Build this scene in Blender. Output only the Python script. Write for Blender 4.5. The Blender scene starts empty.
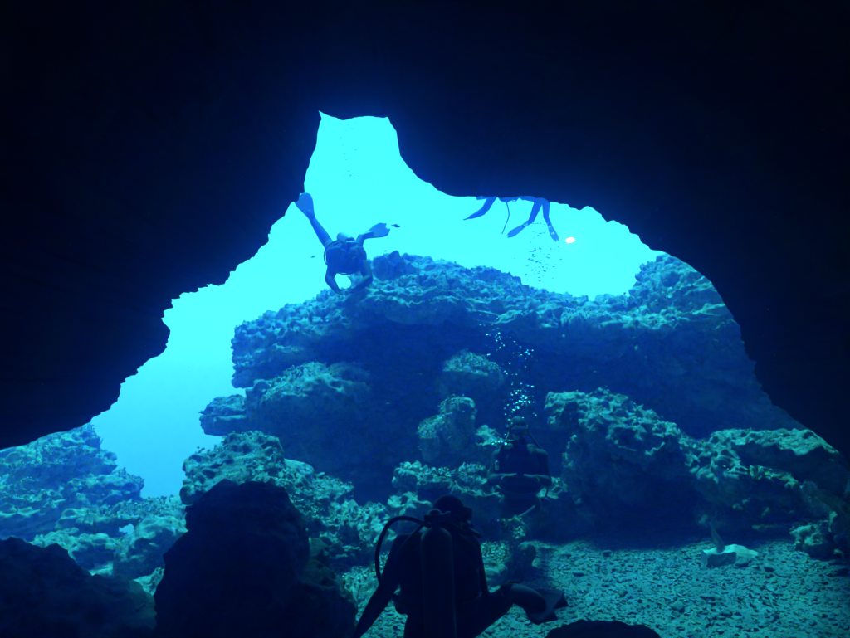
import bpy, bmesh, math, random
import numpy as np
from mathutils import Vector, Matrix, Euler

random.seed(7)
rng = np.random.default_rng(7)
S = bpy.context.scene
COL = S.collection
R = math.radians

# ------------------------------------------------------------------ camera
F = 736.0                      # focal length in pixels of the 850 px wide photograph
PITCH = R(4.0)
CAM = Vector((0, 0, 2.0))
cam_d = bpy.data.cameras.new('camera')
cam_d.sensor_width = 36.0
cam_d.lens = 36.0 * F / 850.0
cam_d.clip_start = 0.05
cam_d.clip_end = 1000
cam = bpy.data.objects.new('camera', cam_d)
COL.objects.link(cam)
cam.location = CAM
cam.rotation_euler = (R(90) + PITCH, 0, 0)
S.camera = cam

# ------------------------------------------------------------------ light
SUN_EL, SUN_AZ = R(66), R(-14)          # azimuth measured from straight ahead (+y) towards +x
world = bpy.data.worlds.new('World')
S.world = world
world.use_nodes = True
wt = world.node_tree
wt.nodes.clear()
sky = wt.nodes.new('ShaderNodeTexSky')
sky.sky_type = 'NISHITA'
sky.sun_disc = False
sky.sun_elevation = SUN_EL
sky.sun_rotation = SUN_AZ
tint = wt.nodes.new('ShaderNodeMix')   # the metres of sea above swallow the red light
tint.data_type = 'RGBA'
tint.blend_type = 'MULTIPLY'
tint.inputs[0].default_value = 1.0
tint.inputs[7].default_value = (0.09, 0.95, 0.85, 1)
bg = wt.nodes.new('ShaderNodeBackground')
bg.inputs[1].default_value = 0.06
wo = wt.nodes.new('ShaderNodeOutputWorld')
wt.links.new(sky.outputs[0], tint.inputs[6])
wt.links.new(tint.outputs[2], bg.inputs[0])
wt.links.new(bg.outputs[0], wo.inputs[0])

sun_d = bpy.data.lights.new('sun', 'SUN')
sun_d.energy = 5.0
sun_d.angle = R(14)
sun_d.color = (0.012, 0.53, 1.0)        # daylight filtered by the water above
sun = bpy.data.objects.new('sun', sun_d)
COL.objects.link(sun)
sun.location = (0, 20, 30)
sdir = Vector((math.sin(SUN_AZ) * math.cos(SUN_EL), math.cos(SUN_AZ) * math.cos(SUN_EL), math.sin(SUN_EL)))
sun.rotation_euler = sdir.to_track_quat('Z', 'Y').to_euler()

vs = S.view_settings
vs.view_transform = 'Standard'
vs.look = 'None'
vs.gamma = 1.0
vs.exposure = 2.1
vs.use_curve_mapping = False

cy = S.cycles
cy.use_denoising = True
try:
    cy.denoiser = 'OPENIMAGEDENOISE'
    cy.denoising_input_passes = 'RGB_ALBEDO_NORMAL'
except Exception:
    pass
cy.max_bounces = 10
cy.diffuse_bounces = 3
cy.volume_bounces = 6
cy.glossy_bounces = 2
cy.transmission_bounces = 4
cy.transparent_max_bounces = 8
cy.sample_clamp_indirect = 6.0
cy.caustics_reflective = False
cy.caustics_refractive = False

# ------------------------------------------------------------------ helpers
cp, sp = math.cos(PITCH), math.sin(PITCH)


def at(px, py, d):
    """The world point that lies d metres ahead of the camera under pixel (px, py) of the photograph."""
    u, v = (px - 425.0) / F, (319.0 - py) / F
    x, y, z = u, cp - v * sp, sp + v * cp
    k = d / y
    return Vector((x * k, d, CAM.z + z * k))


def pxm(n, d):
    return n * d / F


def tag(o, label=None, cat=None, group=None, kind=None):
    if label: o['label'] = label
    if cat: o['category'] = cat
    if group: o['group'] = group
    if kind: o['kind'] = kind
    return o


def empty(name, loc):
    o = bpy.data.objects.new(name, None)
    o.empty_display_size = 0.1
    COL.objects.link(o)
    o.location = loc
    return o


def link(name, me, mat=None, parent=None, smooth=True):
    o = bpy.data.objects.new(name, me)
    COL.objects.link(o)
    if mat is not None and not me.materials:
        me.materials.append(mat)
    if smooth:
        me.polygons.foreach_set('use_smooth', np.ones(len(me.polygons), bool))
    if parent is not None:
        o.parent = parent
        o.matrix_parent_inverse = Matrix.Translation(-Vector(parent.location))
    return o


def bm_mesh(bm, name):
    me = bpy.data.meshes.new(name)
    bm.to_mesh(me)
    bm.free()
    return me


# --- vectorised gradient noise
_perm = rng.permutation(256)
_perm = np.concatenate([_perm, _perm, _perm])
_grad = rng.normal(size=(256, 3))
_grad /= np.linalg.norm(_grad, axis=1)[:, None]


def noise(P):
    I = np.floor(P).astype(np.int64)
    f = P - I
    I &= 255
    w = f * f * f * (f * (f * 6 - 15) + 10)
    out = np.zeros(len(P))
    for dx in (0, 1):
        wx = w[:, 0] if dx else 1 - w[:, 0]
        for dy in (0, 1):
            wy = w[:, 1] if dy else 1 - w[:, 1]
            for dz in (0, 1):
                wz = w[:, 2] if dz else 1 - w[:, 2]
                h = _perm[_perm[_perm[I[:, 0] + dx] + I[:, 1] + dy] + I[:, 2] + dz]
                g = _grad[h]
                out += wx * wy * wz * (g[:, 0] * (f[:, 0] - dx) + g[:, 1] * (f[:, 1] - dy) + g[:, 2] * (f[:, 2] - dz))
    return out * 1.5


def fbm(P, oct=4, gain=0.5):
    a, s, o = 1.0, np.zeros(len(P)), P
    for i in range(oct):
        s += a * noise(o)
        o = o * 2.03 + 17.3
        a *= gain
    return s


def ridge(P, oct=3):
    a, s, o = 1.0, np.zeros(len(P)), P
    for i in range(oct):
        s += a * (1 - 2 * np.abs(noise(o)))
        o = o * 2.1 + 9.7
        a *= 0.5
    return s


def billow(P, oct=2):
    a, s, o = 1.0, np.zeros(len(P)), P
    for i in range(oct):
        s += a * (np.abs(noise(o)) * 2 - 0.5)
        o = o * 2.2 + 31.7
        a *= 0.5
    return s


def coords(me):
    n = len(me.vertices)
    a = np.empty(n * 3)
    me.vertices.foreach_get('co', a)
    return a.reshape(-1, 3)


def normals(me):
    n = len(me.vertices)
    a = np.empty(n * 3, np.float32)
    me.vertex_normals.foreach_get('vector', a)
    return a.reshape(-1, 3).astype(float)


def set_coords(me, P):
    me.vertices.foreach_set('co', np.ascontiguousarray(P, dtype=np.float32).ravel())
    me.update()


def remeshed(me, voxel, smooth_it=4, name='rock'):
    """One watertight skin round overlapping solids."""
    o = bpy.data.objects.new('tmp', me)
    COL.objects.link(o)
    m = o.modifiers.new('r', 'REMESH')
    m.mode = 'VOXEL'
    m.voxel_size = voxel
    m.adaptivity = 0
    if smooth_it:
        s = o.modifiers.new('s', 'SMOOTH')
        s.factor = 0.5
        s.iterations = smooth_it
    dg = bpy.context.evaluated_depsgraph_get()
    out = bpy.data.meshes.new_from_object(o.evaluated_get(dg))
    bpy.data.objects.remove(o)
    bpy.data.meshes.remove(me)
    out.name = name
    return out


def crust(me, seed, a=(0.22, 0.10, 0.045, 0.018), s=(1.6, 0.6, 0.22, 0.075), flat=2.2):
    """Big lumps, ledges, pits and a broken crust as real relief."""
    off = np.array([seed * 13.7, seed * 5.1, seed * 7.9])
    P = coords(me)
    N = normals(me)
    Q = P * np.array([1, 1, flat]) + off
    Q = Q + 0.35 * s[1] * np.stack([noise(P / s[1] + k * 11.3 + off) for k in range(3)], 1)
    P = P + N * (a[0] * fbm(Q / s[0], 3) + a[1] * 0.75 * fbm(Q / s[1], 4, 0.6) + a[1] * 0.4 * ridge(Q / (s[1] * 0.7), 2) - a[1] * 0.3)[:, None]
    set_coords(me, P)
    N = normals(me)
    Q = P + off
    Q = Q + 0.5 * s[2] * np.stack([noise(P / s[2] + k * 7.1 + off) for k in range(3)], 1)
    m = np.clip(0.75 + 1.3 * noise(Q / 0.8), 0.25, 1.5)
    kind = np.clip(0.5 + 2.5 * noise(Q / 1.1 + 40), 0, 1)          # nodular in places, broken and pitted in others
    pits = np.clip(noise(Q / (s[2] * 0.9) + 60) - 0.22, 0, 1)
    rough = fbm(Q / s[2], 4, 0.62)
    P = P + N * (m * (a[2] * (kind * billow(Q / s[2], 3) + (1 - kind) * 1.1 * rough - 2.2 * pits) + a[3] * fbm(Q / s[3], 2)))[:, None]
    set_coords(me, P)
    return me


def ellipsoids(blobs):
    bm = bmesh.new()
    for c, r, rot in blobs:
        M = Matrix.Translation(c) @ Euler(rot).to_matrix().to_4x4() @ Matrix.Diagonal((*r, 1))
        bmesh.ops.create_icosphere(bm, subdivisions=4, radius=1, matrix=M)
    return bm_mesh(bm, 'blobs')


def E(px, py, d, rx, ry, rd, tilt=0.0, lean=0.0):
    """An ellipsoid from its middle and half sizes in the photograph, its depth and half depth in metres."""
    return (at(px, py, d), (pxm(rx, d), rd, pxm(ry, d)), (R(lean), R(tilt), 0))


# ------------------------------------------------------------------ materials
def nodes_of(name):
    m = bpy.data.materials.new(name)
    m.use_nodes = True
    nt = m.node_tree
    b = nt.nodes['Principled BSDF']
    return m, nt, b


def rock_mat(name, c1, c2, c3, rough=0.9, scale=1.0, bump=0.6, speck=0.35, spec=0.12):
    m, nt, b = nodes_of(name)
    N, L = nt.nodes, nt.links
    tc = N.new('ShaderNodeTexCoord')

    def tex(sc, det, ro=0.6):
        t = N.new('ShaderNodeTexNoise')
        t.inputs['Scale'].default_value = sc * scale
        t.inputs['Detail'].default_value = det
        t.inputs['Roughness'].default_value = ro
        L.new(tc.outputs['Object'], t.inputs['Vector'])
        return t

    def ramp(t, p0, p1):
        r = N.new('ShaderNodeMapRange')
        r.inputs[1].default_value, r.inputs[2].default_value = p0, p1
        L.new(t.outputs[0], r.inputs[0])
        return r

    def mix(f, a, bb):
        x = N.new('ShaderNodeMix')
        x.data_type = 'RGBA'
        L.new(f.outputs[0], x.inputs[0])
        for v, i in ((a, 6), (bb, 7)):
            if isinstance(v, tuple):
                x.inputs[i].default_value = (*v, 1)
            else:
                L.new(v.outputs[2], x.inputs[i])
        return x
    big = ramp(tex(1.3, 5), 0.38, 0.62)
    mid = ramp(tex(7, 6, 0.7), 0.45, 0.68)
    fine = ramp(tex(38, 4, 0.7), 0.54, 0.72)
    x1 = mix(big, c1, c2)
    x2 = mix(mid, x1, c3)
    sm = N.new('ShaderNodeMath'); sm.operation = 'MULTIPLY'; sm.inputs[1].default_value = speck
    L.new(fine.outputs[0], sm.inputs[0])
    x3 = mix(sm, x2, tuple(min(0.75, v * 2.2) for v in c2))
    L.new(x3.outputs[2], b.inputs['Base Color'])
    b.inputs['Roughness'].default_value = rough
    b.inputs['Specular IOR Level'].default_value = spec
    h1, h2 = tex(22, 8, 0.75), tex(85, 4, 0.7)
    ad = N.new('ShaderNodeMath'); ad.operation = 'MULTIPLY_ADD'; ad.inputs[1].default_value = 0.4
    L.new(h2.outputs[0], ad.inputs[0]); L.new(h1.outputs[0], ad.inputs[2])
    bp = N.new('ShaderNodeBump')
    bp.inputs['Strength'].default_value = bump
    bp.inputs['Distance'].default_value = 0.05
    L.new(ad.outputs[0], bp.inputs['Height'])
    L.new(bp.outputs[0], b.inputs['Normal'])
    return m


def plain(name, c, rough=0.6, spec=0.3, metal=0.0, var=0.25, sc=14):
    m, nt, b = nodes_of(name)
    t = nt.nodes.new('ShaderNodeTexNoise')
    t.inputs['Scale'].default_value = sc
    t.inputs['Detail'].default_value = 4
    tc = nt.nodes.new('ShaderNodeTexCoord')
    nt.links.new(tc.outputs['Object'], t.inputs['Vector'])
    x = nt.nodes.new('ShaderNodeMix'); x.data_type = 'RGBA'
    nt.links.new(t.outputs[0], x.inputs[0])
    x.inputs[6].default_value = (*[v * (1 - var) for v in c], 1)
    x.inputs[7].default_value = (*[min(1, v * (1 + var)) for v in c], 1)
    nt.links.new(x.outputs[2], b.inputs['Base Color'])
    b.inputs['Roughness'].default_value = rough
    b.inputs['Specular IOR Level'].default_value = spec
    b.inputs['Metallic'].default_value = metal
    return m


M = {}
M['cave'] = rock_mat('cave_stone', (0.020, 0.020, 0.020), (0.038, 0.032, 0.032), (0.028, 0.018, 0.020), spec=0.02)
M['reef'] = rock_mat('reef_stone', (0.22, 0.23, 0.24), (0.50, 0.50, 0.51), (0.06, 0.07, 0.08), bump=1.0, speck=0.8)
M['boulder'] = rock_mat('boulder_stone', (0.16, 0.175, 0.19), (0.40, 0.41, 0.43), (0.03, 0.038, 0.042), bump=1.0, speck=0.85)
M['growth'] = rock_mat('growth', (0.16, 0.18, 0.18), (0.46, 0.46, 0.47), (0.06, 0.08, 0.07), scale=2.5, speck=0.7)
M['shade_stone'] = rock_mat('boulder_stone_shaded', (0.05, 0.055, 0.055), (0.11, 0.11, 0.11), (0.04, 0.04, 0.04), bump=0.8, spec=0.05)  # boulder stone again, with the cave-mouth shade put into its colour
M['gravel'] = rock_mat('gravel_stone', (0.075, 0.082, 0.092), (0.21, 0.215, 0.23), (0.03, 0.034, 0.04), scale=3, speck=0.85)
M['sand'] = rock_mat('seabed_sand', (0.085, 0.09, 0.098), (0.15, 0.155, 0.165), (0.05, 0.055, 0.06), scale=2)
M['pale'] = rock_mat('pale_stone', (0.30, 0.31, 0.31), (0.42, 0.42, 0.42), (0.20, 0.21, 0.21))
M['suit'] = plain('neoprene', (0.012, 0.012, 0.014), 0.75, 0.2)
M['vest'] = plain('vest_cloth', (0.018, 0.018, 0.024), 0.8, 0.2)
M['tank'] = plain('tank_paint', (0.05, 0.055, 0.06), 0.45, 0.4)
M['rubber'] = plain('black_rubber', (0.012, 0.012, 0.012), 0.5, 0.3)
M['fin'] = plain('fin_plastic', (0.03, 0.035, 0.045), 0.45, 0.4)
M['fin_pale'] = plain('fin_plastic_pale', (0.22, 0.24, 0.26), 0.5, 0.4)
M['silver'] = plain('silver_metal', (0.75, 0.78, 0.8), 0.3, 0.5, 0.9, 0.1)
M['strap'] = plain('pale_strap', (0.6, 0.62, 0.62), 0.6, 0.3)
M['skin'] = plain('skin', (0.45, 0.30, 0.23), 0.6, 0.3, 0, 0.1)
M['fish'] = plain('fish_scales', (0.07, 0.08, 0.09), 0.4, 0.5)
mg, nt, b = nodes_of('mask_glass')
b.inputs['Base Color'].default_value = (0.05, 0.08, 0.1, 1)
b.inputs['Roughness'].default_value = 0.06
b.inputs['Specular IOR Level'].default_value = 0.7
M['glass'] = mg
mb, nt, b = nodes_of('bubble_air')
b.inputs['Base Color'].default_value = (0.5, 0.55, 0.58, 1)
b.inputs['Metallic'].default_value = 0.8
b.inputs['Roughness'].default_value = 0.3
M['bubble'] = mb
ml, nt, b = nodes_of('glint_light')  # glow of the unidentified glint in open water
b.inputs['Emission Color'].default_value = (0.22, 0.75, 1.0, 1)
b.inputs['Emission Strength'].default_value = 40.0
M['glint_glow'] = ml

# ------------------------------------------------------------------ the sea floor
def seabed_z(x, y):
    P = np.stack([x, y, np.zeros_like(x)], 1)
    z = 0.10 * fbm(P / 1.7, 3) + 0.02 * noise(P / 0.35)
    z += 0.10 * np.clip(x - 1.5, 0, 3)
    drop = np.clip(y - 15, 0, None) * 0.45
    gap = np.clip(y - 7.0, 0, None) * 1.1 * np.clip((-1.3 - x) / 1.0, 0, 1)
    z -= np.minimum(np.maximum(drop, gap), 20 + 0.03 * y)
    z += np.clip(-drop - gap, -1, 0) * 0.4 * fbm(P / 4.0, 3)
    return z


def grid_axis(lo, hi, a, b2, fine, coarse):
    return np.concatenate([np.arange(lo, a, coarse), np.arange(a, b2, fine), np.arange(b2, hi + coarse, coarse)])


gx = grid_axis(-64, 64, -6, 6, 0.07, 1.0)
gy = grid_axis(-8, 120, 1, 16, 0.07, 1.0)
X, Y = np.meshgrid(gx, gy, indexing='ij')
Z = seabed_z(X.ravel(), Y.ravel())
nx, ny = X.shape
idx = np.arange(nx * ny).reshape(nx, ny)
quads = np.stack([idx[:-1, :-1], idx[1:, :-1], idx[1:, 1:], idx[:-1, 1:]], -1).reshape(-1, 4)
me = bpy.data.meshes.new('seabed')
me.from_pydata(np.stack([X.ravel(), Y.ravel(), Z], 1).tolist(), [], quads.tolist())
seabed = tag(link('seabed', me, M['sand']), kind='structure')

# ------------------------------------------------------------------ the cave: walls and roof round the camera
LIP = [  # the rim of the cave mouth, pixel and distance, from the floor at one side over the top to the floor at the other
    (-190, 900, 5.0), (-150, 700, 5.2), (-110, 560, 5.5), (-60, 490, 5.8), (-8, 452, 6.0), (22, 446, 6.0), (52, 434, 6.1), (80, 428, 6.1), (98, 415, 6.15), (108, 412, 6.2), (118, 402, 6.2),
    (119, 384, 6.25), (132, 377, 6.3), (150, 366, 6.3), (160, 352, 6.35), (170, 340, 6.4), (171, 328, 6.4), (168, 313, 6.4), (174, 308, 6.4), (180, 300, 6.45), (190, 292, 6.5),
    (205, 286, 6.5), (224, 287, 6.5), (234, 279, 6.55), (240, 266, 6.6), (254, 257, 6.6), (268, 246, 6.6), (272, 230, 6.65), (285, 217, 6.7), (286, 209, 6.7),
    (294, 203, 6.7), (303, 192, 6.75), (306, 178, 6.8), (308, 168, 6.8), (315, 151, 6.85), (319, 134, 6.9), (323, 122, 6.9), (318, 111, 6.9), (327, 118, 6.9), (343, 121, 7.0), (356, 118, 7.0), (367, 115, 7.0),
    (377, 118, 7.0), (388, 118, 7.0), (391, 125, 7.0), (397, 133, 7.0), (400, 155, 6.95), (408, 168, 6.9), (420, 180, 6.9), (432, 187, 6.85), (447, 194, 6.8), (470, 198, 6.8),
    (505, 199, 6.75), (541, 201, 6.7), (562, 206, 6.7), (583, 212, 6.6), (606, 220, 6.6), (626, 231, 6.5), (648, 246, 6.5), (672, 256, 6.4), (692, 266, 6.4),
    (711, 280, 6.3), (722, 300, 6.3), (730, 318, 6.2), (741, 332, 6.4), (745, 350, 6.7), (752, 366, 6.9), (760, 390, 7.2), (782, 412, 7.4), (812, 432, 7.4), (842, 456, 7.3),
    (872, 500, 7.2), (900, 570, 7.0), (930, 660, 6.8), (950, 780, 6.6)]
pts = np.array([at(*p) for p in LIP])
seg = np.linalg.norm(np.diff(pts, axis=0), axis=1)
t = np.concatenate([[0], np.cumsum(seg)])
NL = 1100
tt = np.linspace(0, t[-1], NL)
lip = np.stack([np.interp(tt, t, pts[:, k]) for k in range(3)], 1)
# fine unevenness of the broken rim, across its run only
amp = np.clip(0.6 + 1.6 * noise(lip * 0.9 + 21), 0.15, 1.6)
fine = 0.040 * fbm(lip * 2.7 + 3.1, 4, 0.6) + amp * (0.045 * fbm(lip * 7.3 + 1.7, 4, 0.68) - 0.05 * np.clip(noise(lip * 5.1 + 33) - 0.25, 0, 1))
ctr = np.array([0.15, 0, 1.4])
rad = lip - ctr
rad[:, 1] = 0
rad /= np.linalg.norm(rad, axis=1)[:, None]
lip = lip + rad * (fine + 0.01)[:, None]
rings = []
# outside: the cliff above and beside the mouth
for k, (out, fwd) in enumerate([(5.0, -0.6), (4.0, -0.3), (3.2, 0.0), (2.2, 0.25), (1.5, 0.4), (1.0, 0.45), (0.65, 0.42), (0.4, 0.36), (0.2, 0.25), (0.08, 0.14), (0.02, 0.05)]):
    q = lip + rad * out
    q[:, 1] += fwd
    q += rad * (0.10 * min(1, out) * fbm(q * 1.3 + 5, 4))[:, None]
    q[:, 1] += 0.18 * min(1, out) * fbm(q * 0.9 + 9, 4)
    rings.append(q)
rings.append(lip)
backs = [0.03, 0.07, 0.12] + [0.12 + 0.075 * k for k in range(1, 75)] + [6.0, 6.5, 7.0, 7.6, 8.2, 9.0, 9.8, 10.8]
for s in backs:
    q = lip.copy()
    q[:, 1] -= s
    grow = 0.10 * s ** 0.8 + 0.05 * s
    q += rad * (grow + min(0.22, 0.10 * s) * (1 + fbm(q * np.array([0.8, 0.8, 0.8]) + 2.2, 4)) + 0.10 * min(1, s * 1.2) * fbm(q * 2.1 + 8, 4, 0.55) + 0.02 * min(1, s * 3) * billow(q * 6 + 4, 2))[:, None]
    rings.append(q)
last = rings[-1]
for k in (0.7, 0.4, 0.12):
    q = np.array([0, last[:, 1].mean() - (1 - k) * 1.5, 1.5]) + (last - np.array([0, last[:, 1].mean(), 1.5])) * k
    q += 0.2 * np.stack([fbm(q + 3, 3)] * 3, 1)
    rings.append(q)
V = np.concatenate(rings)
nr = len(rings)
idx = np.arange(nr * NL).reshape(nr, NL)
quads = np.stack([idx[:-1, :-1], idx[:-1, 1:], idx[1:, 1:], idx[1:, :-1]], -1).reshape(-1, 4)
faces = quads.tolist() + [idx[-1].tolist()]
me = bpy.data.meshes.new('cave_wall')
me.from_pydata(V.tolist(), [], faces)
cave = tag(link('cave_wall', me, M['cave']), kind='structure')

# ------------------------------------------------------------------ rocks
# small crusty tufts for the upper faces of the rocks
def tuft_template(n, seed):
    r = np.random.default_rng(seed)
    bm = bmesh.new()
    for i in range(n):
        c = Vector(r.normal(size=3) * 0.35)
        c.z = abs(c.z)
        bmesh.ops.create_icosphere(bm, subdivisions=1, radius=float(r.uniform(0.25, 0.5)), matrix=Matrix.Translation(c))
    for v in bm.verts:
        v.co += Vector(r.normal(size=3) * 0.13)
    bm.verts.ensure_lookup_table()
    V = np.array([v.co[:] for v in bm.verts])
    Fc = np.array([[v.index for v in f.verts] for f in bm.faces])
    bm.free()
    return V, Fc


def blade_template(n, seed):
    r = np.random.default_rng(seed)
    V, Fc = [], []
    for i in range(n):
        a = r.uniform(0, 6.28); l = r.uniform(0.6, 1.3); w = r.uniform(0.10, 0.22); lean = r.uniform(0.2, 0.9)
        d = np.array([math.cos(a), math.sin(a), 0]); s = np.array([-d[1], d[0], 0])
        b0 = d * r.uniform(0, 0.3)
        k = len(V)
        V += [b0 - s * w * 0.5, b0 + s * w * 0.5, b0 + d * lean * 0.5 + s * w + np.array([0, 0, l * 0.6]), b0 + d * lean * 0.5 - s * w + np.array([0, 0, l * 0.6]), b0 + d * lean + np.array([0, 0, l])]
        Fc += [[k, k + 1, k + 2], [k, k + 2, k + 3], [k + 3, k + 2, k + 4]]
    return np.array(V), np.array(Fc)


TUFTS = [tuft_template(3, 1), tuft_template(4, 2), tuft_template(2, 3), blade_template(7, 4), blade_template(9, 5)]


def place(V, pos, axis, size, r):
    """Copies of one small shape, each turned to its own axis, sized and set down."""
    n = len(pos)
    z = axis / np.linalg.norm(axis, axis=1)[:, None]
    t0 = r.normal(size=(n, 3))
    x = np.cross(t0, z); x /= np.linalg.norm(x, axis=1)[:, None]
    y = np.cross(z, x)
    W = V[None] * size[:, None, None] * r.uniform(0.6, 1.3, (n, 1, 3))
    return (W[..., 0:1] * x[:, None] + W[..., 1:2] * y[:, None] + W[..., 2:3] * z[:, None] + pos[:, None]).reshape(-1, 3)


def scatter(me, n, smin, smax, seed, up=0.15, clump=0.9, kinds=(0, 1, 2, 0, 1, 2, 3, 4)):
    """Many small pieces of growth standing on a rock's upper faces, as one mesh."""
    r = np.random.default_rng(seed)
    nf = len(me.polygons)
    c = np.empty(nf * 3); me.polygons.foreach_get('center', c); c = c.reshape(-1, 3)
    nn = np.empty(nf * 3); me.polygons.foreach_get('normal', nn); nn = nn.reshape(-1, 3)
    ar = np.empty(nf); me.polygons.foreach_get('area', ar)
    p = ar * np.clip(nn[:, 2] - up, 0, 1) * np.clip(0.25 + 1.6 * noise(c / clump + seed * 3.3), 0.03, 2)
    p *= (c[:, 2] > -0.4)
    pick = r.choice(nf, n, p=p / p.sum())
    VV, FF, base = [], [], 0
    kind = np.array(kinds)[r.integers(len(kinds), size=n)]
    for kd in set(kinds):
        ii = pick[kind == kd]
        if len(ii) == 0:
            continue
        V, Fc = TUFTS[kd]
        VV.append(place(V, c[ii] + r.normal(size=(len(ii), 3)) * 0.01, nn[ii] * 0.7 + np.array([0, 0, 0.5]) + r.normal(size=(len(ii), 3)) * 0.3,
                        smin * (smax / smin) ** r.random(len(ii)) ** 1.5, r))
        FF.append((Fc[None] + (np.arange(len(ii)) * len(V))[:, None, None] + base).reshape(-1, 3))
        base += len(ii) * len(V)
    m = bpy.data.meshes.new('growth')
    m.from_pydata(np.concatenate(VV).tolist(), [], np.concatenate(FF).tolist())
    return m


def rock(name, label, blobs, voxel, seed, mat='boulder', growth=0, gs=(0.02, 0.07), cat='rock', group=None, smooth_it=4, **kw):
    me = crust(remeshed(ellipsoids(blobs), voxel, smooth_it, name), seed, **kw)
    o = tag(link(name, me, M[mat]), label, cat, group)
    if growth:
        g = link('growth', scatter(me, growth, *gs, seed), M['growth'], o)
        g.matrix_parent_inverse = Matrix.Identity(4)
        g['kind'] = 'stuff'
    return o


BIG = dict(a=(0.24, 0.17, 0.055, 0.034), s=(2.4, 0.9, 0.20, 0.085), flat=4.2)
rock('rock_outcrop', 'massive flat-topped rock outcrop with shaded overhanging face under a diver', [
    E(430, 410, 14.9, 160, 100, 1.9), E(300, 330, 12.9, 76, 19, 1.7, -25, 17), E(412, 286, 12.9, 70, 22, 2.0, 4, 18), E(505, 304, 13.1, 100, 19, 2.0, 12, 17), E(350, 308, 12.9, 60, 18, 1.8, -12, 17),
    E(285, 365, 13.4, 50, 30, 1.2, -10), E(610, 392, 14.9, 150, 75, 1.9, 4), E(560, 324, 13.4, 74, 17, 1.6, 6, 17), E(396, 264, 13.3, 22, 8, 0.8), E(480, 480, 14.9, 240, 90, 1.8), E(400, 350, 14.2, 130, 50, 1.6)],
    0.030, 1, 'reef', 14000, (0.018, 0.06), **BIG)
rock('rock_ledge', 'bright encrusted rock ledge rising beside the cave rim', [
    E(694, 287, 11.6, 64, 14, 1.5, -24, 20), E(640, 312, 11.7, 70, 7, 1.2, -8, 16), E(775, 350, 13.0, 70, 70, 1.5), E(790, 440, 12.8, 85, 110, 1.5), E(690, 370, 13.2, 80, 60, 1.0), E(722, 346, 11.8, 9, 7, 0.3), E(670, 368, 11.9, 9, 8, 0.4)],
    0.030, 2, 'reef', 8000, (0.015, 0.055), **BIG)
rock('rock_spur', 'encrusted rock spur jutting from the outcrop beside open water', [
    E(318, 404, 10.9, 56, 30, 1.1, -6), E(278, 402, 11.1, 28, 20, 0.9), E(352, 378, 11.1, 22, 14, 0.8, 8), E(330, 440, 11.6, 46, 34, 0.9), E(238, 414, 11.5, 30, 18, 0.8)], 0.024, 3, 'boulder', 4500, (0.012, 0.05))
rock('rock_boss', 'small rounded rock boss high on the outcrop face above the bubbles', [
    E(472, 372, 11.0, 28, 20, 0.7, 6), E(455, 385, 11.1, 15, 12, 0.5)], 0.024, 4, 'boulder', 1000, (0.012, 0.045), a=(0.12, 0.1, 0.06, 0.02))
rock('rock_mound', 'pointed encrusted rock mound behind the upright diver with bubbles', [
    E(457, 425, 9.8, 18, 26, 0.6, 10), E(482, 446, 9.8, 24, 20, 0.6), E(436, 440, 9.9, 14, 16, 0.5)], 0.024, 5, 'boulder', 1600, (0.012, 0.05), a=(0.12, 0.1, 0.06, 0.02))
rock('rock_block', 'broad sloping boulder with bright streaked top above a dark hollow', [
    E(622, 424, 9.2, 64, 13, 1.0, 16, 14), E(583, 414, 9.4, 28, 16, 0.8, 0, 14), E(640, 464, 9.9, 66, 36, 0.7, 10), E(610, 505, 10.4, 50, 50, 0.6), E(668, 450, 9.1, 32, 11, 0.8, 20, 16), E(690, 500, 10.5, 50, 50, 0.5), E(610, 468, 9.3, 34, 8, 0.5, -20, 20)],
    0.020, 6, 'boulder', 4200, (0.012, 0.05), a=(0.18, 0.17, 0.08, 0.03))
rock('rock_arch', 'low boulder with hollow side at the far edge of the gravel', [
    E(768, 446, 8.3, 50, 17, 0.6, 6), E(722, 478, 8.2, 22, 32, 0.5, -10), E(818, 462, 8.2, 18, 24, 0.5, 20), E(770, 500, 9.1, 60, 42, 0.5), E(768, 494, 8.0, 18, 8, 0.25), E(722, 520, 8.4, 28, 16, 0.5)],
    0.019, 7, 'boulder', 3000, (0.012, 0.045), a=(0.08, 0.09, 0.06, 0.022))
rock('rock_shelf', 'narrow rock shelf sloping into the cave wall beside the hollow boulder', [
    E(848, 508, 6.9, 46, 9, 0.4, 32), E(895, 545, 7.0, 50, 40, 0.7), E(812, 545, 7.2, 14, 18, 0.3)], 0.022, 8, 'boulder', 800, (0.01, 0.04), a=(0.08, 0.07, 0.04, 0.02))
rock('rock_heap', 'craggy sunlit rock heap between the two black-suited divers', [
    E(430, 478, 8.7, 30, 16, 0.6, 4), E(472, 496, 8.4, 30, 22, 0.5, 18), E(412, 508, 8.4, 20, 20, 0.5), E(450, 545, 8.3, 70, 28, 0.7), E(370, 520, 8.6, 22, 14, 0.5), E(375, 555, 8.3, 40, 24, 0.6)],
    0.019, 9, 'boulder', 3600, (0.012, 0.045), a=(0.14, 0.13, 0.07, 0.026))
rock('rock_shade_backing', 'added upright rock whose shaded front darkens behind the hovering diver', [  # added so its shaded front darkens the gap behind the diver
    E(540, 508, 9.4, 36, 34, 0.5), E(515, 520, 9.2, 26, 26, 0.4), E(565, 525, 9.5, 30, 26, 0.5)], 0.022, 21, 'boulder', 500, (0.012, 0.04), a=(0.08, 0.09, 0.06, 0.022))
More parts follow.
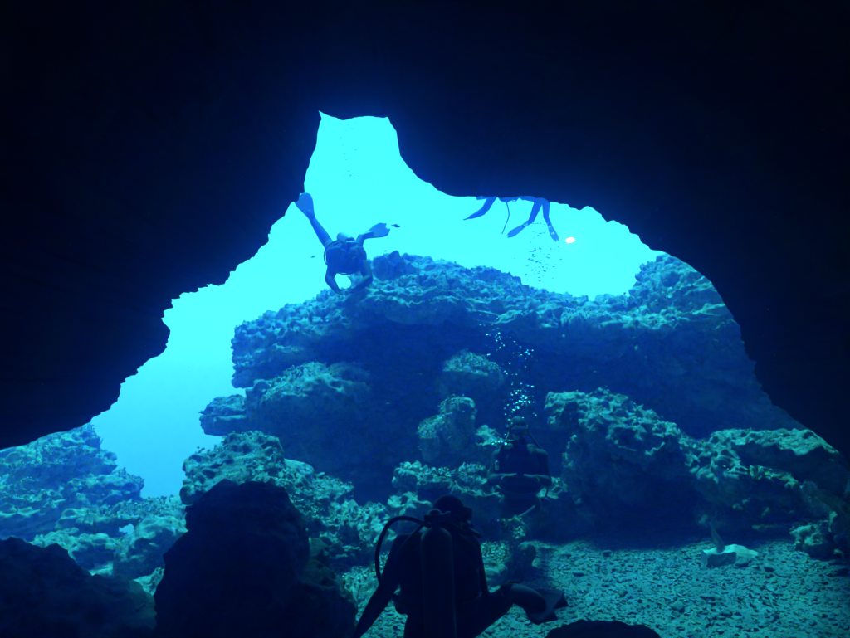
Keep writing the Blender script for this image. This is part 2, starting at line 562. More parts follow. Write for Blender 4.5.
rock('rock_tooth', 'rounded rock, shade darkened into its stone, rising in the cave mouth', [
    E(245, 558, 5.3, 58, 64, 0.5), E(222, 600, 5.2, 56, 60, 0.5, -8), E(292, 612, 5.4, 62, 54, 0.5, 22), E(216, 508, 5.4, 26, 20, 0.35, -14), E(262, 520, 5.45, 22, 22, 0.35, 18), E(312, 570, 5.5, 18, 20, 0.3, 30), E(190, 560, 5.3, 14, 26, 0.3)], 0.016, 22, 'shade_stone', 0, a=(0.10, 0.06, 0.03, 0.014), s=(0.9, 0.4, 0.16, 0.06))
rock('rock_boulder', 'long boulder with bright crest at the drop into open water', [
    E(232, 462, 7.7, 44, 14, 0.9, -6, 12), E(298, 494, 7.5, 56, 14, 0.7, 30, 12), E(255, 575, 8.4, 72, 90, 0.6), E(340, 570, 8.3, 54, 44, 0.6, 24), E(255, 490, 8.2, 50, 26, 0.7), E(345, 528, 7.3, 30, 11, 0.5, 34, 12)],
    0.020, 10, 'boulder', 3000, (0.012, 0.05), a=(0.14, 0.13, 0.07, 0.026))
rock('rock_slope', 'hazy blue rock slope below the cave rim beside open water', [
    E(20, 486, 14.0, 72, 30, 2.2, 8, 24), E(70, 462, 14.4, 18, 24, 0.9, 0, 20), E(-60, 500, 14.0, 70, 80, 2.0), E(98, 508, 13.8, 30, 16, 1.0, 10, 20), E(30, 560, 14.0, 90, 50, 1.6)],
    0.036, 11, 'reef', 6000, (0.018, 0.07), **BIG)
rock('rock_ridge', 'low bright-patched rock at the foot of the hazy slope', [
    E(152, 552, 8.6, 34, 24, 0.5, -30), E(130, 600, 8.8, 50, 40, 0.6, -20), E(140, 514, 9.4, 60, 9, 0.5, -6), E(170, 530, 9.2, 36, 16, 0.4), E(70, 575, 9.6, 70, 40, 0.7), E(170, 630, 8.0, 56, 56, 0.5), E(120, 680, 8.6, 90, 70, 0.7)], 0.024, 12, 'boulder', 1500, (0.012, 0.045), a=(0.1, 0.09, 0.05, 0.02))
rock('rock_hump', 'dark shaded rock hump under the cave wall by the hazy slope', [
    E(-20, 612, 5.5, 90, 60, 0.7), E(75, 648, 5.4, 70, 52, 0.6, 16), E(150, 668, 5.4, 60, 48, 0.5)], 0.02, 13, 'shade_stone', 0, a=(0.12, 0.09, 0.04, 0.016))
rock('rock_slab', 'dark low rock on the cave floor in front of the gravel', [
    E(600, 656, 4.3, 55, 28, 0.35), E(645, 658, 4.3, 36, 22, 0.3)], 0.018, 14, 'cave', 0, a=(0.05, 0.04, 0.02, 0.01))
rock('rock_rubble', 'rough rubble mound beside the kneeling diver with the looping hose', [
    E(365, 606, 6.6, 38, 26, 0.5, -8), E(320, 622, 6.4, 42, 28, 0.5), E(395, 580, 6.9, 26, 20, 0.4)], 0.018, 15, 'boulder', 2000, (0.012, 0.04), a=(0.1, 0.1, 0.06, 0.022))
rock('rock_knoll', 'rounded rubble knoll where gravel meets the craggy heap', [
    E(505, 558, 7.6, 26, 15, 0.4), E(480, 572, 7.3, 30, 18, 0.4)], 0.02, 16, 'boulder', 1200, (0.012, 0.04), a=(0.08, 0.08, 0.05, 0.02))
rock('rock_sill', 'low rock ridge at the base of the hollow boulder on gravel', [
    E(790, 552, 7.6, 36, 7, 0.35, 4), E(700, 560, 8.0, 36, 5, 0.35)], 0.02, 17, 'boulder', 700, (0.01, 0.035), a=(0.05, 0.05, 0.03, 0.015))

# ------------------------------------------------------------------ gravel and loose stones
def stone_template(seed, sub=1):
    r = np.random.default_rng(seed)
    bm = bmesh.new()
    bmesh.ops.create_icosphere(bm, subdivisions=sub, radius=1)
    V = np.array([v.co[:] for v in bm.verts])
    Fc = np.array([[v.index for v in f.verts] for f in bm.faces])
    bm.free()
    V = V * (1 + 0.55 * noise(V * 1.1 + seed * 7.7) + 0.2 * r.normal(size=len(V)) * (sub == 1))[:, None]
    return V * np.array([1, r.uniform(0.6, 0.95), r.uniform(0.4, 0.7)]), Fc


STONES = [stone_template(k) for k in range(8)]
VV, FF, base = [], [], 0
gxy = np.stack([rng.uniform(-2.2, 4.8, 70000), rng.uniform(4.4, 9.6, 70000)], 1)
gxy = gxy[np.abs(gxy[:, 0]) < 0.62 * gxy[:, 1] + 0.3][:44000]
gz = seabed_z(gxy[:, 0], gxy[:, 1])
gk = rng.integers(8, size=len(gxy))
for k in range(8):
    V, Fc = STONES[k]
    m_ = gk == k
    n = m_.sum()
    sc = 0.007 * 4.5 ** (rng.random(n) ** 2.6)
    VV.append(place(V, np.column_stack([gxy[m_], gz[m_] + sc * 0.2]), np.array([0, 0, 1]) + rng.normal(size=(n, 3)) * 0.35, sc, rng))
    FF.append((Fc[None] + (np.arange(n) * len(V))[:, None, None] + base).reshape(-1, 3))
    base += n * len(V)
me = bpy.data.meshes.new('gravel')
me.from_pydata(np.concatenate(VV).tolist(), [], np.concatenate(FF).tolist())
tag(link('gravel', me, M['gravel'], smooth=False), kind='stuff')

cobbles = []
for k in range(6):
    V, Fc = stone_template(40 + k, 3)
    V = V * (1 + 0.10 * fbm(V * 2.5 + k, 3))[:, None]
    m = bpy.data.meshes.new('cobble')
    m.from_pydata(V.tolist(), [], Fc.tolist())
    m.materials.append(M['gravel'])
    m.polygons.foreach_set('use_smooth', np.ones(len(m.polygons), bool))
    cobbles.append(m)
k = 0
while k < 34:
    x, y = rng.uniform(0.2, 4.4), rng.uniform(5.4, 8.6)
    if x > 0.56 * y:
        continue
    o = bpy.data.objects.new('cobble', cobbles[k % 6])
    COL.objects.link(o)
    sc = 0.038 * 1.9 ** rng.random()
    o.scale = (sc, sc, sc)
    o.rotation_euler = (rng.uniform(-0.3, 0.3), rng.uniform(-0.3, 0.3), rng.uniform(0, 6))
    o.location = (x, y, seabed_z(np.array([x]), np.array([y]))[0] + sc * 0.3)
    tag(o, 'fist-sized grey cobble lying loose on the lit gravel floor', 'stone', 'cobbles on the gravel floor')
    k += 1

# a pale splinter of rock standing on the gravel
c = at(735, 570, 7.3)
bm = bmesh.new()
prof = [(-0.30, 0.06, 0.10), (-0.12, 0.09, 0.13), (0.0, 0.12, 0.15), (0.14, 0.07, 0.12), (0.30, 0.02, 0.07)]
loops = []
for x, h, w in prof:
    loops.append([bm.verts.new((x, -w, -0.06)), bm.verts.new((x, -w * 0.5, h * 0.6)), bm.verts.new((x, 0.0, h)), bm.verts.new((x, w * 0.6, h * 0.5)), bm.verts.new((x, w, -0.06))])
for a, b2 in zip(loops, loops[1:]):
    for i in range(4):
        bm.faces.new((a[i], b2[i], b2[i + 1], a[i + 1]))
for l in (loops[0], loops[-1]):
    bm.faces.new(l)
sp_ = [Vector((-0.10, 0, 0.06)), Vector((-0.16, 0.01, 0.15)), Vector((-0.24, 0.02, 0.29))]
pr = None
for p, r0 in zip(sp_, (0.055, 0.03, 0.008)):
    l = [bm.verts.new(p + Vector((math.cos(a) * r0, math.sin(a) * r0, 0))) for a in [i * math.pi / 3 for i in range(6)]]
    if pr:
        for i in range(6):
            bm.faces.new((pr[i], pr[(i + 1) % 6], l[(i + 1) % 6], l[i]))
    pr = l
bm.faces.new(pr)
bmesh.ops.recalc_face_normals(bm, faces=bm.faces)
bmesh.ops.subdivide_edges(bm, edges=bm.edges, cuts=2, use_grid_fill=True)
me = bm_mesh(bm, 'rock_splinter')
P = coords(me)
set_coords(me, P * np.array([1, 1, 1.1]) + 0.03 * np.stack([fbm(P * 9 + q, 3) for q in (1, 5, 9)], 1))
o = tag(link('rock_splinter', me, M['pale'], smooth=False), 'pale pointed rock splinter with thin spike on the gravel', 'rock')
o.location = (c.x, c.y, seabed_z(np.array([c.x]), np.array([c.y]))[0] + 0.02)

# ------------------------------------------------------------------ divers
def frustum(bm, a, b2, ra, rb, seg=14):
    d = b2 - a
    q = d.to_track_quat('Z', 'Y').to_matrix().to_4x4()
    bmesh.ops.create_cone(bm, cap_ends=True, segments=seg, radius1=ra, radius2=rb, depth=d.length, matrix=Matrix.Translation((a + b2) / 2) @ q)


def ball(bm, c, r, q=None, sub=3):
    if not isinstance(r, (tuple, list)):
        r = (r, r, r)
    Mx = Matrix.Translation(c) @ (q.to_4x4() if q else Matrix.Identity(4)) @ Matrix.Diagonal((*r, 1))
    bmesh.ops.create_icosphere(bm, subdivisions=sub, radius=1, matrix=Mx)


def limb(bm, pts, rad):
    for p, r0 in zip(pts, rad):
        ball(bm, p, r0)
    for (a, b2), (ra, rb) in zip(zip(pts, pts[1:]), zip(rad, rad[1:])):
        frustum(bm, a, b2, ra, rb)


def spline(pts, n=28):
    pts = [Vector(p) for p in pts]
    P = [pts[0] * 2 - pts[1]] + pts + [pts[-1] * 2 - pts[-2]]
    out = []
    segs = len(pts) - 1
    for i in range(n + 1):
        u = i / n * segs
        k = min(int(u), segs - 1)
        f = u - k
        a, b2, c2, d = P[k:k + 4]
        out.append(0.5 * ((2 * b2) + (c2 - a) * f + (2 * a - 5 * b2 + 4 * c2 - d) * f * f + (3 * b2 - a - 3 * c2 + d) * f ** 3))
    return out


def tube(name, pts, r, mat, parent, n=28, seg=8):
    pts = spline(pts, n)
    bm = bmesh.new()
    prev = None
    side = Vector((0.31, 0.2, 0.93))
    for i, p in enumerate(pts):
        d = (pts[min(i + 1, n)] - pts[max(i - 1, 0)]).normalized()
        u = (side - d * side.dot(d)).normalized()
        side = u
        w = d.cross(u)
        l = [bm.verts.new(p + (u * math.cos(a) + w * math.sin(a)) * r) for a in [k * 2 * math.pi / seg for k in range(seg)]]
        if prev:
            for k in range(seg):
                bm.faces.new((prev[k], prev[(k + 1) % seg], l[(k + 1) % seg], l[k]))
        else:
            bm.faces.new(l[::-1])
        prev = l
    bm.faces.new(prev)
    return link(name, bm_mesh(bm, name), mat, parent)


def basis(xa, ya, za):
    return Matrix((xa, ya, za)).transposed()


def hand(bm, wrist, along, palm_n, spread=1.0, curl=0.35, side=1):
    """A palm, four fingers of different lengths with two bends and a thumb from the side of the palm."""
    along = along.normalized()
    across = along.cross(palm_n).normalized()
    palm_n = across.cross(along).normalized()
    q = basis(across, along, palm_n)
    ball(bm, wrist + along * 0.055, (0.042, 0.058, 0.020), q)
    for i, (o2, ln) in enumerate(((-0.033, 0.068), (-0.011, 0.082), (0.011, 0.078), (0.033, 0.060))):
        a = wrist + along * 0.10 + across * o2
        d = (along + across * o2 * 5 * spread).normalized()
        b2 = a + d * ln * 0.5
        d2 = (d - palm_n * curl).normalized()
        c2 = b2 + d2 * ln * 0.32
        e = c2 + (d2 - palm_n * curl).normalized() * ln * 0.28
        limb(bm, [a - along * 0.02, b2, c2, e], [0.0125, 0.0115, 0.0105, 0.009])
    a = wrist + along * 0.035 - across * 0.036 * side
    b2 = a + (along * 0.5 - across * 0.8 * side - palm_n * 0.25).normalized() * 0.045
    limb(bm, [a, b2, b2 + (along - across * 0.25 * side - palm_n * 0.3).normalized() * 0.035], [0.017, 0.0135, 0.011])


def rounded_box(name, c, q, size, mat, parent, bev=0.3):
    bm = bmesh.new()
    bmesh.ops.create_cube(bm, size=1)
    for v in bm.verts:
        v.co = Vector((v.co.x * size[0], v.co.y * size[1], v.co.z * size[2]))
    bmesh.ops.bevel(bm, geom=bm.edges[:], offset=min(size) * bev, segments=3, affect='EDGES')
    bmesh.ops.transform(bm, matrix=Matrix.Translation(c) @ q.to_4x4(), verts=bm.verts)
    return link(name, bm_mesh(bm, name), mat, parent)


def fin(parent, ankle, tip, normal, mat, width=0.20):
    d = (tip - ankle)
    L_ = d.length
    d.normalize()
    s_ = d.cross(normal).normalized()
    n_ = s_.cross(d).normalized()
    bm = bmesh.new()
    rows = []
    NN = 14
    for i in range(NN + 1):
        u = i / NN
        w = width * (0.22 + 0.28 * min(1, u * 1.6) ** 1.2 + 0.06 * u)
        if u > 0.93:
            w *= 1 - 2.2 * (u - 0.93)
        bend = -0.05 * math.sin(u * 2.4) * L_
        row = []
        for j in range(9):
            v = j / 8 * 2 - 1
            end = L_ * (u - (0.05 * abs(v) ** 2 if u > 0.9 else 0)) + (0.06 * (1 - 2.2 * abs(abs(v) - 0.5)) if u == 1 else 0)
            rib = 0.010 if j in (0, 8) else (0.004 if j % 2 == 0 else 0)
            row.append((ankle + d * (0.10 + end) + s_ * v * w + n_ * bend, (0.005 + rib * (1 - u * 0.7))))
        rows.append(row)
    top = [[bm.verts.new(p + n_ * h) for p, h in r] for r in rows]
    bot = [[bm.verts.new(p - n_ * h) for p, h in r] for r in rows]
    for i in range(NN):
        for j in range(8):
            bm.faces.new((top[i][j], top[i][j + 1], top[i + 1][j + 1], top[i + 1][j]))
            bm.faces.new((bot[i][j], bot[i + 1][j], bot[i + 1][j + 1], bot[i][j + 1]))
        bm.faces.new((top[i][0], top[i + 1][0], bot[i + 1][0], bot[i][0]))
        bm.faces.new((top[i][8], bot[i][8], bot[i + 1][8], top[i + 1][8]))
    for j in range(8):
        bm.faces.new((top[0][j], bot[0][j], bot[0][j + 1], top[0][j + 1]))
        bm.faces.new((top[NN][j], top[NN][j + 1], bot[NN][j + 1], bot[NN][j]))
    bmesh.ops.recalc_face_normals(bm, faces=bm.faces)
    f = link('fin', bm_mesh(bm, 'fin'), mat, parent)
    # foot pocket and heel strap are sub-parts
    q = basis(s_, d, n_)
    bm = bmesh.new()
    ball(bm, ankle + d * 0.10, (0.060, 0.15, 0.050), q)
    p = link('foot_pocket', bm_mesh(bm, 'foot_pocket'), M['rubber'])
    p.parent = f
    ring = [ankle + d * (0.02 - 0.07 * math.cos(a)) + s_ * 0.062 * math.sin(a) + n_ * 0.02 for a in [k * math.pi / 8 - math.pi / 2 for k in range(9)]]
    st = tube('heel_strap', ring, 0.008, M['rubber'], None, 16, 6)
    st.parent = f
    return f


def diver(label, J, face, voxel=0.013, fins=('fin', 'fin'), fin_n=None, palm=(Vector((0, 0, -1)), Vector((0, 0, -1))), hoses=(), bulk=1.0, puff=1.0, tank_len=0.62, extra=None):
    base = J['pelvis'].copy()
    base.z = min(v.z for v in J.values())
    root = tag(empty('person', base), label, 'diver', 'scuba divers')
    up = (J['neck'] - J['pelvis']).normalized()
    rt = (J['sh_r'] - J['sh_l']); rt = (rt - up * rt.dot(up)).normalized()
    fw = up.cross(rt).normalized()                     # out of the chest
    q = basis(rt, fw, up)
    face = face.normalized()
    hup = (up * 0.6 + Vector((0, 0, 0.4)))
    hup = (hup - face * hup.dot(face)).normalized()
    hrt = face.cross(hup).normalized()
    hq = basis(hrt, face, hup)
    H = J['head']
    bm = bmesh.new()
    P0, N0 = J['pelvis'], J['neck']
    ln = (N0 - P0).length
    ball(bm, P0, (0.165, 0.125, 0.14), q)
    ball(bm, P0 + up * ln * 0.35, (0.145, 0.115, 0.17), q)
    ball(bm, P0 + up * ln * 0.68, (0.175, 0.13, 0.17), q)
    ball(bm, P0 + up * ln * 0.88, (0.165, 0.10, 0.09), q)
    limb(bm, [N0 - up * 0.06, N0, H - hup * 0.04], [0.075, 0.066, 0.066])
    ball(bm, H + hup * 0.03, (0.082, 0.102, 0.100), hq)
    ball(bm, H - hup * 0.045 + face * 0.022, (0.062, 0.076, 0.080), hq)
    ball(bm, H + face * 0.100 - hup * 0.018, (0.016, 0.022, 0.026), hq)       # nose
    for sgn in (-1, 1):
        ball(bm, H + hrt * 0.080 * sgn, (0.012, 0.028, 0.036), hq)            # ears under the hood
        ball(bm, H + hrt * 0.032 * sgn + face * 0.088 + hup * 0.012, (0.015, 0.012, 0.012), hq)
    ball(bm, H + face * 0.092 - hup * 0.070, (0.026, 0.014, 0.012), hq)       # mouth
    for sd in 'lr':
        sh, el, wr = J['sh_' + sd], J['el_' + sd], J['wr_' + sd]
        limb(bm, [N0 - up * 0.05, sh], [0.075, 0.072])
        limb(bm, [sh, sh.lerp(el, 0.45), el, el.lerp(wr, 0.3), wr], [r0 * bulk for r0 in (0.068, 0.060, 0.048, 0.050, 0.034)])
        hand(bm, wr, wr - el, palm[0 if sd == 'l' else 1], side=1 if sd == 'l' else -1)
        hp, kn, an = J['hip_' + sd], J['kn_' + sd], J['an_' + sd]
        limb(bm, [hp, hp.lerp(kn, 0.4), kn, kn.lerp(an, 0.33), an], [r0 * bulk for r0 in (0.105, 0.092, 0.064, 0.066, 0.046)])
        ft = J['ft_' + sd]
        fd = (ft - an).normalized()
        limb(bm, [an - fd * 0.03, an + fd * 0.16], [0.045, 0.036])
    me = remeshed(bm_mesh(bm, 'body'), voxel, 3, 'body')
    Pc = coords(me) - np.array(H)
    fx, fy, fz = Pc @ np.array(hrt), Pc @ np.array(face), Pc @ np.array(hup)
    isface = (fy > 0.035) & ((fx / 0.062) ** 2 + ((fz + 0.02) / 0.095) ** 2 < 1)
    me.materials.clear()
    me.materials.append(M['suit']); me.materials.append(M['skin'])
    mi = np.array([int(all(isface[v] for v in p.vertices)) for p in me.polygons], np.int32)
    me.polygons.foreach_set('material_index', mi)
    link('body', me, None, root)
    # vest
    bm = bmesh.new()
    ball(bm, P0 + up * ln * 0.30 - fw * 0.02, (0.195 * puff, 0.155 * puff, 0.14), q)
    ball(bm, P0 + up * ln * 0.62, (0.205 * puff, 0.165 * puff, 0.20), q)
    ball(bm, P0 + up * ln * 0.55 - fw * 0.10, (0.19 * puff, 0.09 * puff, 0.24), q)
    for sgn, sd in ((-1, 'l'), (1, 'r')):
        limb(bm, [P0 + up * ln * 0.75 + rt * 0.11 * sgn - fw * 0.06, P0 + up * (ln * 0.98) + rt * 0.10 * sgn, P0 + up * ln * 0.72 + rt * 0.10 * sgn + fw * 0.11], [0.06, 0.05, 0.055])
    vest = link('buoyancy_vest', crust(remeshed(bm_mesh(bm, 'v'), voxel * 1.1, 3, 'buoyancy_vest'), 3, a=(0.02, 0.012, 0.006, 0.0), s=(0.3, 0.12, 0.06, 0.03), flat=1), M['vest'], root)
    for h in (0.32, 0.62):
        pts = [P0 + up * ln * h + rt * 0.208 * puff * math.cos(a) + fw * 0.172 * puff * math.sin(a) for a in [k * 2 * math.pi / 20 for k in range(21)]]
        st = tube('strap', pts, 0.011, M['rubber'], None, 60, 6)
        st.parent = vest
    # tank
    tc = P0 + up * ln * 0.58 - fw * 0.27
    bm = bmesh.new()
    a, b2 = tc - up * tank_len * 0.5, tc + up * tank_len * 0.42
    frustum(bm, a, b2, 0.087, 0.087, 28)
    ball(bm, b2, (0.087, 0.087, 0.075), q)
    ball(bm, a, (0.087, 0.087, 0.03), q)
    tank = link('tank', remeshed(bm_mesh(bm, 't'), 0.010, 2, 'tank'), M['tank'], root)
    bm = bmesh.new()
    vtop = b2 + up * 0.125
    frustum(bm, b2 + up * 0.06, vtop, 0.024, 0.024)
    frustum(bm, vtop - rt * 0.06, vtop + rt * 0.06, 0.022, 0.022)
    frustum(bm, vtop + rt * 0.06, vtop + rt * 0.085, 0.032, 0.032)
    ball(bm, vtop + fw * 0.03, 0.042)
    vv = link('valve', bm_mesh(bm, 'valve'), M['tank'], smooth=False)
    vv.parent = tank
    # mask, regulator, hoses
    mk = rounded_box('mask', H + face * 0.088 + hup * 0.014, hq, (0.150, 0.07, 0.085), M['rubber'], root)
    gl = rounded_box('lens', H + face * 0.122 + hup * 0.016, hq, (0.132, 0.012, 0.066), M['glass'], root)
    gl.parent = mk; gl.matrix_parent_inverse = Matrix.Identity(4)
    pts = [H + hup * 0.02 + hrt * 0.098 * math.cos(a) + face * 0.118 * math.sin(a) for a in [math.pi * (k / 10) + math.pi for k in range(11)]]
    st = tube('mask_strap', pts, 0.010, M['rubber'], None, 24, 6); st.parent = mk
    mouth = H + face * 0.135 - hup * 0.072
    bm = bmesh.new()
    frustum(bm, mouth - face * 0.06, mouth, 0.022, 0.030)
    frustum(bm, mouth, mouth + face * 0.034, 0.042, 0.036, 20)
    frustum(bm, mouth - hrt * 0.055 - hup * 0.03, mouth + hrt * 0.055 - hup * 0.03, 0.014, 0.014)
    link('regulator', bm_mesh(bm, 'regulator'), M['rubber'], root, False)
    tube('hose', [vtop + rt * 0.03 + fw * 0.03, N0 + rt * 0.16 + up * 0.02, N0 + rt * 0.20 + fw * 0.10, mouth + hrt * 0.15 - hup * 0.02 - face * 0.02, mouth + hrt * 0.03], 0.013, M['rubber'], root)
    for hp in hoses:
        tube('hose', hp, 0.013, M['rubber'], root)
    # gauge console
    gp = P0 + rt * -0.22 + up * 0.05 + fw * 0.13
    tube('hose', [vtop - rt * 0.03 + fw * 0.03, P0 + up * ln * 0.8 - rt * 0.24 - fw * 0.05, P0 + up * ln * 0.35 - rt * 0.27, gp], 0.010, M['rubber'], root)
    bm = bmesh.new()
    frustum(bm, gp - fw * 0.015, gp + fw * 0.018, 0.042, 0.038, 20)
    link('gauge', bm_mesh(bm, 'gauge'), M['rubber'], root, False)
    for i, sd in enumerate('lr'):
        an, kn, ft = J['an_' + sd], J['kn_' + sd], J['ft_' + sd]
        nn_ = fin_n[i] if fin_n else (an - kn)
        fin(root, an, ft, nn_, M[fins[i]], 0.20 * bulk)
    if extra:
        extra(root, q, P0, up, rt, fw, ln)
    return root


def joints(**kw):
    return {k: at(*v) for k, v in kw.items()}


# the diver kneeling in the cave mouth, back to the camera
J = joints(pelvis=(440, 622, 4.35), neck=(436, 537, 4.32), head=(448, 517, 4.30), sh_l=(405, 546, 4.32), sh_r=(468, 548, 4.32),
           el_l=(385, 592, 4.35), wr_l=(362, 628, 4.45), el_r=(480, 592, 4.5), wr_r=(468, 600, 4.75),
           hip_l=(424, 628, 4.35), hip_r=(456, 626, 4.35), kn_l=(412, 672, 4.66), kn_r=(494, 608, 4.60),
           an_l=(414, 690, 4.28), an_r=(511, 592, 4.22), ft_l=(405, 690, 3.75), ft_r=(540, 603, 4.05))
v1 = J['neck']
diver('black-suited diver kneeling with back turned, hose looping out from tank', J, Vector((0.75, 0.6, -0.05)), 0.012, bulk=1.08, puff=1.16,
      fin_n=(Vector((0, 0, 1)), Vector((0.1, -0.75, 0.6))),
      hoses=([at(436, 530, 4.18), at(412, 519, 4.15), at(392, 521, 4.15), at(380, 542, 4.18), at(377, 566, 4.22), at(384, 588, 4.24), at(400, 600, 4.2)],
             [at(458, 535, 4.2), at(474, 548, 4.2), at(481, 570, 4.22), at(485, 596, 4.25), at(470, 612, 4.25)]))


# the diver hovering upright among the boulders, facing the camera
def torch_clip(root, q, P0, up, rt, fw, ln):
    rounded_box('buckle', at(497, 466, 6.80), q, (0.035, 0.02, 0.09), M['silver'], root)
    tube('pointer_rod', [at(519, 517, 6.78), at(527, 512, 6.78), at(535, 506, 6.78)], 0.009, M['strap'], root, 8)


J = joints(pelvis=(520, 501, 7.22), neck=(520, 448, 7.05), head=(518, 430, 6.98), sh_l=(541, 457, 7.08), sh_r=(499, 457, 7.08),
           el_l=(547, 482, 6.98), wr_l=(535, 478, 6.74), el_r=(492, 481, 6.98), wr_r=(505, 477, 6.74),
           hip_l=(530, 504, 7.28), hip_r=(510, 504, 7.28), kn_l=(533, 512, 7.68), kn_r=(508, 513, 7.68),
           an_l=(535, 505, 8.05), an_r=(507, 506, 8.05), ft_l=(538, 500, 8.55), ft_r=(503, 501, 8.55))
diver('diver in black hovering upright with folded arms, bubbles rising from the mouthpiece', J, Vector((0.1, -1, -0.12)), 0.013, puff=1.08,
      fin_n=(Vector((0, 0, 1)), Vector((0, 0, 1))), palm=(Vector((0, -0.4, 1)), Vector((0, -0.4, 1))), extra=torch_clip)

# the diver gliding over the crest of the outcrop towards the camera
J = joints(pelvis=(341, 254, 11.55), neck=(350, 260, 10.98), head=(354, 254, 10.78), sh_l=(364, 266, 11.1), sh_r=(334, 265, 11.12),
           el_l=(369, 279, 10.92), wr_l=(358, 288, 10.72), el_r=(329, 279, 10.95), wr_r=(336, 289, 10.74),
           hip_l=(347, 255, 11.6), hip_r=(336, 253, 11.6), kn_l=(354, 256, 12.0), kn_r=(329, 245, 11.95),
           an_l=(361, 238, 12.3), an_r=(314, 222, 12.2), ft_l=(381, 229, 12.42), ft_r=(303, 199, 12.3))
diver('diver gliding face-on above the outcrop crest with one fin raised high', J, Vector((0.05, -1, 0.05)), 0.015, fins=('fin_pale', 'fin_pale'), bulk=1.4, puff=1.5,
      fin_n=(Vector((-0.1, -1.0, 0.35)), Vector((0.2, -1, 0.1))))

# the diver swimming in open water above the outcrop, mostly behind the rim
J = joints(pelvis=(522, 191, 15.0), neck=(496, 193, 14.9), head=(484, 193, 14.85), sh_l=(493, 196, 14.72), sh_r=(494, 193, 15.08),
           el_l=(483, 212, 14.65), wr_l=(471, 217, 14.6), el_r=(487, 208, 15.15), wr_r=(476, 214, 15.1),
           hip_l=(524, 193, 14.92), hip_r=(525, 192, 15.1), kn_l=(540, 199, 14.85), kn_r=(546, 196, 15.15),
           an_l=(531, 221, 14.9), an_r=(546, 217, 15.3), ft_l=(513, 232, 14.9), ft_r=(555, 235, 15.35))
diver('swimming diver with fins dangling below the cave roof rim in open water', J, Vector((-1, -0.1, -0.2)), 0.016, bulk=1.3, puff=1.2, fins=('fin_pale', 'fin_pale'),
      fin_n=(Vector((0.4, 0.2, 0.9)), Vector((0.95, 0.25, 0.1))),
      hoses=([at(506, 200, 14.8), at(509, 214, 14.8), at(506, 224, 14.8), at(502, 234, 14.8)],))

# ------------------------------------------------------------------ bright glint of unknown source in open water, modelled with a glow
c = at(571, 240, 14.5)
root = tag(empty('bright_glint', c), 'small bright glint hanging in open water below the dangling fins', 'torch')
bm = bmesh.new()
d = Vector((0.55, 0.8, 0.25)).normalized()
frustum(bm, c + d * 0.02, c + d * 0.16, 0.022, 0.022, 16)
frustum(bm, c - d * 0.035, c + d * 0.02, 0.050, 0.024, 16)
link('glint_body', bm_mesh(bm, 'glint_body'), M['rubber'], root)
bm = bmesh.new()
ball(bm, c - d * 0.036, (0.085, 0.040, 0.014), d.to_track_quat('Z', 'Y').to_matrix())
link('glint_lens', bm_mesh(bm, 'glint_lens'), M['glint_glow'], root)

# ------------------------------------------------------------------ bubbles
def bubbles(label, spots, name='bubbles'):
    VV, FF, base = [], [], 0
    bm = bmesh.new()
    bmesh.ops.create_icosphere(bm, subdivisions=2, radius=1)
    V = np.array([v.co[:] for v in bm.verts]); Fc = np.array([[v.index for v in f.verts] for f in bm.faces]); bm.free()
    for p, r0 in spots:
        W = V * (1 + 0.35 * noise(V * 1.3 + rng.uniform(0, 50)))[:, None]
        VV.append(W * r0 * np.array([rng.uniform(0.8, 1.5), rng.uniform(0.8, 1.3), rng.uniform(0.45, 0.85)]) + np.array(p)); FF.append(Fc + base); base += len(V)
    me = bpy.data.meshes.new(name)
    me.from_pydata(np.concatenate(VV).tolist(), [], np.concatenate(FF).tolist())
    return tag(link(name, me, M['bubble']), label, 'bubbles', 'air bubbles', 'stuff')


sp1 = []
for k in range(46):                      # each breath rises as its own loose cloud
    u = (k / 46) ** 0.9
    cx, cyy = 514 + 9 * math.sin(u * 6) + rng.normal() * (5 + 15 * u), 440 - 135 * u + rng.normal() * 4
    for q in range(int(rng.integers(1, 10))):
        sp1.append((at(cx + rng.normal() * (3 + 3 * u), cyy + rng.normal() * 5, 6.95 + rng.normal() * 0.12), 0.0025 + 0.009 * rng.random() ** 3))
for x, y, r0 in ((495, 444, 0.016), (507, 446, 0.015), (500, 443, 0.012), (520, 402, 0.016), (523, 397, 0.014), (517, 408, 0.015), (526, 404, 0.012), (512, 412, 0.012), (519, 391, 0.011), (530, 350, 0.010)):
    for k in range(3):
        sp1.append((at(x + rng.normal() * 2, y + rng.normal() * 1.5, 6.8 + rng.normal() * 0.05), r0 * rng.uniform(0.6, 1.1)))
bubbles('stream of silvery bubbles rising above the upright diver', sp1)
sp2 = [(at(540 + rng.normal() * 9, 222 + 60 * rng.random(), 14.2 + rng.normal() * 0.2), 0.008 + 0.022 * rng.random() ** 2) for k in range(150)]
bubbles('faint bubbles in open water below the dangling fins', sp2)
sp3 = [(at(349 + rng.normal() * (3 + 4 * u), 190 - 75 * u, 11.2 + rng.normal() * 0.15), 0.004 + 0.008 * rng.random() ** 2) for u in rng.random(80)]
bubbles('pale bubble column rising above the diver on the outcrop', sp3)

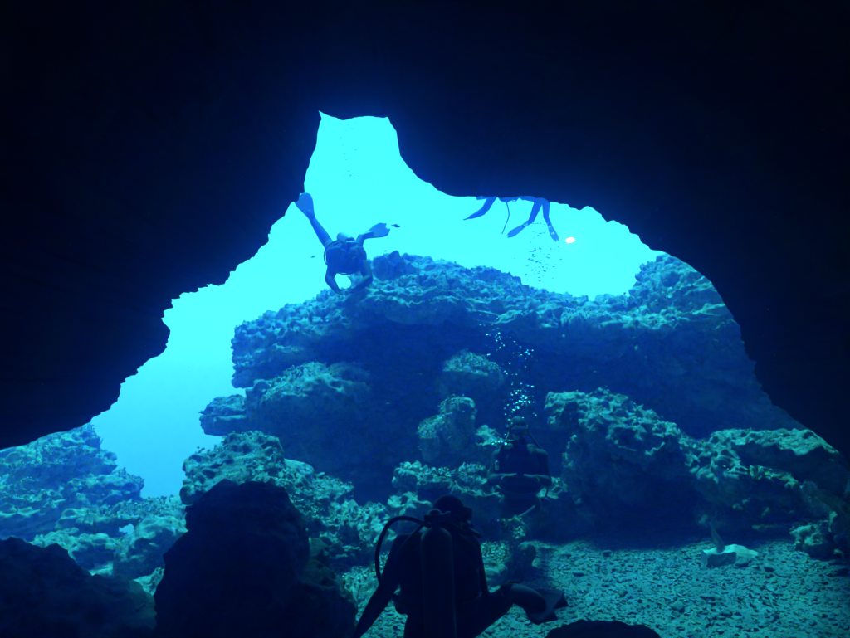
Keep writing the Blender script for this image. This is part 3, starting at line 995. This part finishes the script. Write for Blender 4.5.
# ------------------------------------------------------------------ fish
def fish(px, py, d, length, yaw, label):
    c = at(px, py, d)
    root = tag(empty('fish', c), label, 'fish', 'small fish in open water')
    Mx = Matrix.Translation(c) @ Euler((0, R(8), yaw)).to_matrix().to_4x4()
    bm = bmesh.new()
    rows = []
    for u, h, w in ((0.5, 0.02, 0.015), (0.42, 0.08, 0.05), (0.25, 0.15, 0.08), (0.0, 0.17, 0.085), (-0.22, 0.11, 0.055), (-0.36, 0.05, 0.025), (-0.40, 0.04, 0.015)):
        rows.append([bm.verts.new(Mx @ Vector((u * length, math.cos(a) * w * length, math.sin(a) * h * length))) for a in [k * math.pi / 5 for k in range(10)]])
    for a, b2 in zip(rows, rows[1:]):
        for i in range(10):
            bm.faces.new((a[i], a[(i + 1) % 10], b2[(i + 1) % 10], b2[i]))
    bm.faces.new(rows[0]); bm.faces.new(rows[-1][::-1])
    bmesh.ops.recalc_face_normals(bm, faces=bm.faces)
    link('body', bm_mesh(bm, 'fish_body'), M['fish'], root)

    def plate(name, pts):
        bm = bmesh.new()
        a = [bm.verts.new(Mx @ (Vector(p) * length + Vector((0, 0.006 * length, 0)))) for p in pts]
        b2 = [bm.verts.new(Mx @ (Vector(p) * length - Vector((0, 0.006 * length, 0)))) for p in pts]
        bm.faces.new(a); bm.faces.new(b2[::-1])
        for i in range(len(pts)):
            bm.faces.new((a[i], b2[i], b2[(i + 1) % len(pts)], a[(i + 1) % len(pts)]))
        bmesh.ops.recalc_face_normals(bm, faces=bm.faces)
        link(name, bm_mesh(bm, name), M['fish'], root, False)
    plate('tail', [(-0.38, 0, 0.03), (-0.58, 0, 0.16), (-0.52, 0, 0), (-0.58, 0, -0.16), (-0.38, 0, -0.03)])
    plate('dorsal_fin', [(0.2, 0, 0.14), (0.05, 0, 0.24), (-0.25, 0, 0.16), (-0.25, 0, 0.08)])


fish(396, 226, 10.5, 0.13, R(15), 'slim dark fish in open water beside the gliding diver')
fish(313, 257, 10.5, 0.07, R(200), 'tiny dark fish beside the raised fin of the gliding diver')
fish(386, 251, 10.6, 0.06, R(170), 'tiny dark fish skimming the coral crest of the outcrop')
fish(388, 404, 9.6, 0.09, R(160), 'small dark fish against the shaded face beside the encrusted spur')
fish(420, 374, 10.0, 0.08, R(25), 'small dark fish under the overhang near the rounded boss')
fish(203, 413, 10.8, 0.12, R(10), 'slim fish off the rock spur in open water')
fish(596, 372, 9.6, 0.08, R(190), 'small fish above the streaked sloping boulder')

# drifting specks in the water
VV, FF, base = [], [], 0
n = 420
V, Fc = STONES[2]
pos = np.array([at(rng.uniform(0, 850), rng.uniform(90, 620), rng.uniform(2.0, 12.0)) for k in range(n)])
VV = place(V, pos, rng.normal(size=(n, 3)), 0.0012 + 0.0035 * rng.random(n) ** 3, rng)
FF = (Fc[None] + (np.arange(n) * len(V))[:, None, None]).reshape(-1, 3)
me = bpy.data.meshes.new('drifting_specks')
me.from_pydata(VV.tolist(), [], FF.tolist())
tag(link('drifting_specks', me, M['strap']), kind='stuff')

# ------------------------------------------------------------------ haze: the sea water itself
bm = bmesh.new()
bmesh.ops.create_cube(bm, size=1, matrix=Matrix.Translation((0, 60, -8.0)) @ Matrix.Diagonal((140, 150, 38, 1)))
me = bm_mesh(bm, 'haze')
mv = bpy.data.materials.new('sea_water')
mv.use_nodes = True
nt = mv.node_tree
nt.nodes.clear()
pv = nt.nodes.new('ShaderNodeVolumePrincipled')
pv.inputs['Color'].default_value = (0.10, 0.26, 1.0, 1)
pv.inputs['Absorption Color'].default_value = (0.9, 0.86, 1, 1)
pv.inputs['Density'].default_value = 0.023
pv.inputs['Anisotropy'].default_value = 0.76
ov = nt.nodes.new('ShaderNodeOutputMaterial')
fs = nt.nodes.new('ShaderNodeVolumeScatter')      # sea water throws most of its scattered blue light straight on
fs.inputs['Color'].default_value = (0.06, 0.12, 1.0, 1)
fs.inputs['Density'].default_value = 0.05
fs.inputs['Anisotropy'].default_value = 0.95
ads = nt.nodes.new('ShaderNodeAddShader')
nt.links.new(pv.outputs[0], ads.inputs[0])
nt.links.new(fs.outputs[0], ads.inputs[1])
nt.links.new(ads.outputs[0], ov.inputs['Volume'])
haze = tag(link('haze', me, mv, smooth=False), kind='stuff')
